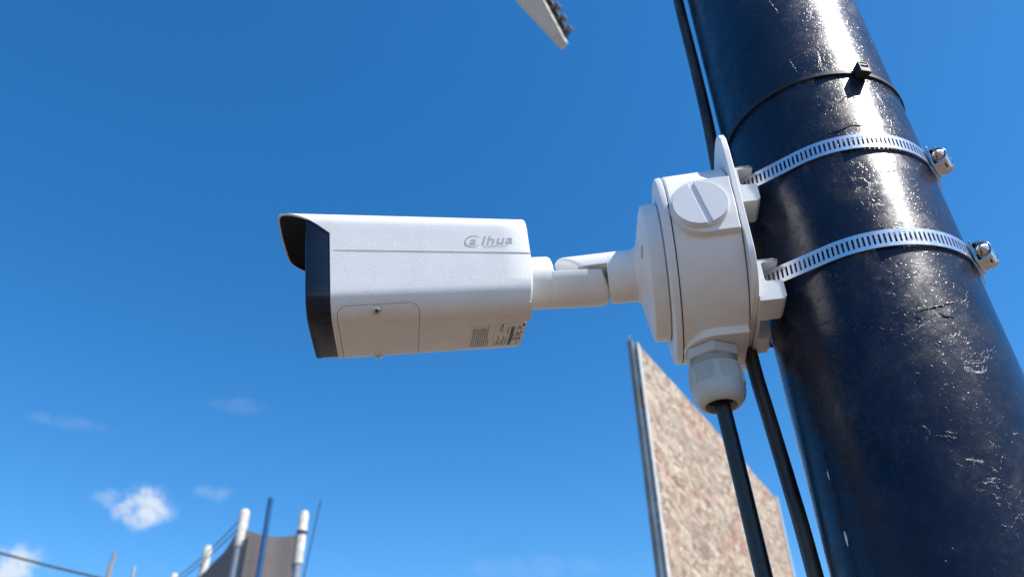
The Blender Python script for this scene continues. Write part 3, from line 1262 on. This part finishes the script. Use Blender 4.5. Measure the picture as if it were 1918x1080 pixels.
# screw hole plugs in the flange
holes = []
plugs = []
for k in range(3):
    a_ = R_(190 + 120 * k)
    rr = .0335
    c = PF(.1350, rr * math.cos(a_), ZB + rr * math.sin(a_))
    e = (AX * .95 + HX * .22 * math.cos(a_) + Z * .22 * math.sin(a_)).normalized()
    holes.append(MB().lathe(c, e, [(-.0022, .0043), (.006, .0043)], 32))
    plugs.append(MB().lathe(c, e, [(-.0030, .0042), (-.0014, .0042), (-.0010, .0036)], 32))
carve(flange, holes)
for p in plugs:
    p.build('screw_plug', M_GLAND, flange)

# ------------------------------------------------------------------ lamp overhead on the same pole
E1 = Vector((0, 0, 1))
tipA = Vector((.117, 1.094, 1.409))
nrm = Vector((-.35, -.75, -.55)).normalized()


def onto(px):
    d = Vector(px)
    return d * (tipA.dot(nrm) / d.dot(nrm))


A_, B_, C_, D_ = (onto(p) for p in ((.117, 1.094, 1.409), (.133, 1.092, 1.428), (.091, 1.096, 1.588), (.024, 1.1, 1.596)))
C2 = B_ + (C_ - B_) * 2.0
D2 = A_ + (D_ - A_) * 2.0
lamp = thing('flood_light', 'cream and black finned lamp head hanging over the camera, only its lower corner showing', 'lamp', D2)
rim = [A_, B_, C2, D2]
cen = sum(rim, Vector()) / 4
MB().loft([[p for p in rim], [p - nrm * .022 for p in rim]]).build('lamp_frame', M_LAMPW, lamp, bevel=.003)
ins = [cen + (p - cen) * .80 + nrm * .0012 for p in rim]
MB().loft([[p for p in ins], [p - nrm * .003 for p in ins]]).build('diffuser', M_DIFF, lamp, bevel=.001)
side = (C2 - B_).normalized()
outw = nrm.cross(side).normalized()
if outw.dot(B_ - A_) < 0:
    outw = -outw
hb = [B_ + side * .020 - outw * .004, B_ + side * .030 + outw * .012, C2 - side * .03 + outw * .012, C2 - side * .02 - outw * .03, D2 + (A_ - D2) * .15]
MB().loft([[p - nrm * .021 for p in hb], [p - nrm * .048 for p in hb]]).build('heat_sink', M_LAMPB, lamp, bevel=.002)
for k in range(14):
    c = B_ + side * (.034 + .030 * k) + outw * .013 - nrm * .036
    m = MB()
    m.box(c, outw, side, nrm, .0085, .0032, .016)
    m.build('fin', M_LAMPF, lamp, bevel=.001)
# arm back to the pole, above the frame
arm_pts = [cen + side * .18 - nrm * .03, cen + side * .22 - nrm * .10 + Vector((.02, -.06, .05)), Vector((.20, .62, 2.02)), Vector((O.x, O.y + RP - .004, 2.05))]
MB().tube(arm_pts, .016, 16).build('lamp_arm', M_LAMPB, lamp)
MB().lathe((O.x, O.y, 2.00), Z, [(0, RP + .001), (0, RP + .006), (.10, RP + .006), (.10, RP + .001)], 64).build('arm_collar', M_LAMPB, lamp)

# ------------------------------------------------------------------ chipboard hoarding behind the pole
NA = Vector((.594, 3.217, 0))
NB = Vector((1.860, 5.425, 0))
hdv = (NB - NA).normalized()
hn = Vector((hdv.y, -hdv.x, 0))            # side that faces the viewer and the sun
TOP = 1.92
LEN = (NB - NA).length
hb_ = thing('hoarding', 'tall sunlit chipboard hoarding with white edge strips, blurred behind the camera cable', 'hoarding', (NA.x, NA.y, -ZC))
for k, (x0, x1, tp) in enumerate(((.012, 1.893, TOP), (1.905, LEN - .004, TOP - .012))):
    m = MB()
    m.prism([(x0, -ZC + .05), (x1, -ZC + .05), (x1, tp), (x0, tp)], NA, hdv, Z, hn, -.016 - .003 * k, -.001 - .003 * k)
    m.build('chipboard_sheet', M_OSB, hb_, bevel=.002)
for x0, x1 in ((-.004, .030), (LEN - .035, LEN)):
    m = MB()
    m.prism([(x0, -ZC + .05), (x1, -ZC + .05), (x1, TOP - .002), (x0, TOP - .002)], NA, hdv, Z, hn, .000 if x0 < 0 else -.003, .006)
    m.build('edge_strip', M_TRIM, hb_, bevel=.002)
for x in (-.0, LEN * .5, LEN - .05):
    m = MB()
    hgt = TOP + .01 if x < .1 else TOP - .15
    m.prism([(x - .013, -.0435), (x + .013, -.0435), (x + .013, -.0175), (x - .013, -.0175)], NA, hdv, hn, Z, -ZC, hgt)
    m.build('steel_post', M_POST, hb_, bevel=.003)
    m = MB()
    base = NA + hdv * x + hn * -.030
    MB().tube([base + hdv * -.012 + Z * (hgt - .002), base + hdv * -.012 + Z * (hgt + .02), base + Z * (hgt + .032), base + hdv * .012 + Z * (hgt + .02), base + hdv * .012 + Z * (hgt - .002)], .004, 8).build('post_hook', M_POST, hb_)
for z in (1.70, .4, -1.2):
    m = MB()
    m.prism([(.12, z - .04), (LEN - .08, z - .04), (LEN - .08, z + .04), (.12, z + .04)], NA, hdv, Z, hn, -.075, -.0440)
    m.build('back_rail', M_WOOD, hb_, bevel=.003)

# ------------------------------------------------------------------ netted fence far behind on the left
nf = thing('debris_net_fence', 'dark grey debris netting stretched between white-topped posts, far lower left', 'fence', (-2.5, 7.0, -ZC))
posts = [(-1.994, 7.106), (-2.525, 7.023), (-3.223, 8.081), (-3.942, 9.075), (-4.70, 10.12)]
for k, (x, y) in enumerate(posts):
    r = .042 if k < 2 else .040
    cut_z = (2.02, 2.16, 2.18, 2.2, 2.2)[k]
    p = MB().lathe((x, y, -ZC), Z, [(0, r - .006), (ZC + cut_z, r - .006)], 20).build('post', M_GALV, nf)
    rr = r + .002
    MB().lathe((x, y, cut_z - .01), Z, [(0, rr), (2.5 - cut_z - .02, rr), (2.5 - cut_z, rr - .012), (2.5 - cut_z + .008, .004)], 20).build('post_cap', M_PVC, p)
    if k == 0:
        MB().lathe((x, y, 2.27), Z, [(0, rr + .003), (.035, rr + .003)], 20).build('post_clip', M_WIRE, p)


def netting(p0, p1, z0, z1, sag):
    rows = []
    p0, p1 = Vector((*p0, 0)), Vector((*p1, 0))
    d = (p1 - p0).normalized()
    nn = Vector((d.y, -d.x, 0))
    for i in range(25):
        t_ = i / 24
        b_ = p0.lerp(p1, t_)
        zt = z0 + (z1 - z0) * t_ - sag * 4 * t_ * (1 - t_)
        rows.append([b_ + nn * (.02 + .012 * math.sin(9 * t_ + 5 * j / 20) * (1 - abs(2 * t_ - 1))) + Z * (-ZC + .08 + (zt + ZC - .08) * j / 20) for j in range(21)])
    front = rows
    back = [[p - nn * .003 for p in r] for r in rows]
    m = MB()
    m.grid(front)
    m.grid(back, flip=True)
    m.add([p for r in (front[0], back[0]) for p in r], [(j, j + 1, 21 + j + 1, 21 + j) for j in range(20)])
    top = [r[-1] for r in front]
    tb = [r[-1] for r in back]
    m.add(top + tb, [(j, j + 1, 25 + j + 1, 25 + j) for j in range(24)])
    return m.build('net_panel', M_NET, nf)


netting(posts[1], posts[0], 2.32, 2.28, .055)
netting(posts[2], posts[1], 2.20, 2.32, .05)
netting(posts[3], posts[2], 2.16, 2.22, .05)
netting(posts[4], posts[3], 2.15, 2.18, .05)
for a_, b2, z0, z1 in ((1, 2, 2.44, 2.42), (1, 2, 2.36, 2.36), (2, 3, 2.42, 2.42), (2, 3, 2.36, 2.36), (3, 4, 2.42, 2.40)):
    p, q = Vector((*posts[a_], z0)), Vector((*posts[b2], z1))
    MB().tube([p, p.lerp(q, .5) - Z * .01, q], .006, 8).build('top_wire', M_WIRE, nf)
p, q = Vector((*posts[0], 2.36)), Vector((-1.99, 7.75, -ZC + .02))
MB().tube([Vector((-2.021, 7.74, 2.83)), Vector((-2.088, 7.723, 2.08)), Vector((-2.45, 7.65, -ZC + .02))], .007, 8).build('guy_rod', M_WIRE, nf)

bpole = MB().lathe((-2.260, 6.888, -ZC), Z, [(0, .024), (ZC + 2.54, .024), (ZC + 2.556, .010)], 16).build('blue_pole', M_BLUE)
tag(bpole, 'thin blue pole standing up in front of the grey netting', 'pole')
tp = MB().tube([(-4.42, 8.26, -ZC), (-4.34, 8.27, .6), (-4.285, 8.274, 2.5)], [.045, .034, .018], 12).build('timber_pole', M_WOOD)
tag(tp, 'slim tapered timber pole left of the netting, its tip just in view', 'pole')
pp = MB().lathe((-4.092, 8.391, -ZC), Z, [(0, .024), (ZC + 2.36, .017), (ZC + 2.39, .008)], 14).build('pale_post', M_GALV)
tag(pp, 'pale grey post tip between the timber pole and the netting', 'post')
# overhead wire sagging down to the left edge
wp = []
p0, p1 = Vector((-13.5, 8.6, 5.4)), Vector((-6.30, 12.5, 3.33))
for k in range(25):
    t_ = k / 24
    wp.append(p0.lerp(p1, t_) - Z * (.55 * 4 * t_ * (1 - t_) * .5))
wr = MB().tube(wp, .018, 8).build('overhead_wire', M_WIRE)
tag(wr, 'dark overhead wire sloping down across the lower left corner', 'wire')
for (x, y, h), lab in (((-6.30, 12.5, 3.36), 'grey tube post below the frame where the overhead wire ends'), ((-13.5, 8.6, 5.5), 'tall timber utility pole out of frame carrying the overhead wire')):
    up_ = MB().lathe((x, y, -ZC), Z, [(0, .09), (ZC + h, .07)], 14).build('wire_post', M_WOOD)
    tag(up_, lab, 'post')

# ------------------------------------------------------------------ chips in the pole paint
def chip(ang, z, w, h, seed):
    rnd = random.Random(seed)
    pts_ = []
    for k in range(10):
        t_ = 2 * math.pi * k / 10
        r = rnd.uniform(.7, 1.15)
        pts_.append((w * r * math.cos(t_), h * r * math.sin(t_)))
    return pole_patch(ang, z, pts_, RP - .0004, RP + .0002).build('paint_chip', M_CHIP, pole)


chip(-23.2, .1480, .0005, .0026, 3)
chip(-23.9, .1150, .0007, .0036, 5)
# long dark crack in the paint beside the chips
rnd = random.Random(11)
left, right = [], []
for k in range(60):
    z = .160 - .0016 * k
    x = .0004 * math.sin(k * .7) + rnd.uniform(-.0003, .0003)
    w = .00035 + .0003 * rnd.random()
    left.append((x - w, z - .12))
    right.append((x + w, z - .12))
rows = []
for (xa, ya), (xb, yb) in zip(left, right):
    rows.append([pole_point(-23.6 + math.degrees(x / RP), .12 + y, r) for x, y, r in ((xa, ya, RP - .0004), (xa, ya, RP + .0001), (xb, yb, RP + .0001), (xb, yb, RP - .0004))])
MB().loft(rows).build('paint_crack', M_GAP, pole)
# raised drips, ridges and scratches of the thick paint: (angle round the pole, height) runs
RIDGES = [
    [ (-88.0, 0.2180), (-96.2, 0.2201), (-103.3, 0.2216), (-117.1, 0.2269) ],
    [ (-88.1, 0.2174), (-89.2, 0.2149), (-92.7, 0.2144) ],
    [ (-99.4, 0.2179), (-102.5, 0.2153), (-107.2, 0.2144) ],
    [ (-67.5, 0.2160), (-68.3, 0.2137), (-71.4, 0.2129), (-73.9, 0.2108), (-78.4, 0.2095) ],
    [ (-38.4, 0.2281), (-48.3, 0.2270), (-54.7, 0.2285) ],
    [ (-73.5, 0.2348), (-72.7, 0.2326), (-79.1, 0.2358) ],
    [ (-101.1, 0.2361), (-103.4, 0.2347), (-108.3, 0.2382) ],
    [ (-65.9, 0.2560), (-65.9, 0.2431), (-65.8, 0.2300) ],
    [ (-74.4, 0.3189), (-75.2, 0.3150), (-76.8, 0.3135), (-79.2, 0.3160) ],
    [ (-98.9, 0.3171), (-104.0, 0.3176), (-111.2, 0.3211) ],
    [ (-67.4, 0.3503), (-72.6, 0.3516), (-80.4, 0.3542), (-89.5, 0.3561), (-94.6, 0.3581), (-101.0, 0.3563), (-105.3, 0.3522) ],
    [ (-89.0, 0.3704), (-89.9, 0.3766), (-93.8, 0.3814), (-98.4, 0.3856), (-101.9, 0.3830), (-98.1, 0.3770), (-99.8, 0.3724) ],
    [ (-66.8, 0.3871), (-71.8, 0.3876), (-77.4, 0.3913) ],
    [ (-72.8, 0.4296), (-74.3, 0.4159) ],
    [ (-118.4, 0.3977), (-116.1, 0.3788), (-114.4, 0.3605) ],
    [ (-72.8, 0.4975), (-74.5, 0.4874), (-75.7, 0.4796) ],
    [ (-78.9, 0.1850), (-81.1, 0.1830) ],
    [ (-77.3, 0.2435), (-78.3, 0.2396) ],
    [ (-78.9, 0.2023), (-80.1, 0.1981), (-83.0, 0.1981) ],
]
for k, run in enumerate(RIDGES):
    rnd = random.Random(40 + k)
    seq, rad = [], []
    for (a0, z0), (a1, z1) in zip(run, run[1:]):
        n_ = max(3, int(math.hypot((a1 - a0) * RP * .0175, z1 - z0) / .0011))
        for q in range(n_):
            t_ = q / n_
            seq.append(pole_point(a0 + (a1 - a0) * t_ + rnd.uniform(-.45, .45), z0 + (z1 - z0) * t_ + rnd.uniform(-.0004, .0004), RP))
    seq.append(pole_point(*run[-1], RP))
    big = .00042 if k in (0, 2, 3, 10) else .00028
    rad = [max(.00006, big * math.sin(math.pi * (q + .4) / (len(seq) + .3)) * rnd.uniform(.5, 1.25)) for q in range(len(seq))]
    MB().tube(seq, rad, 7).build('paint_ridge', M_POLE, pole, angle=80)

for o in list(bpy.data.objects):
    if '_org' in o:
        del o['_org']
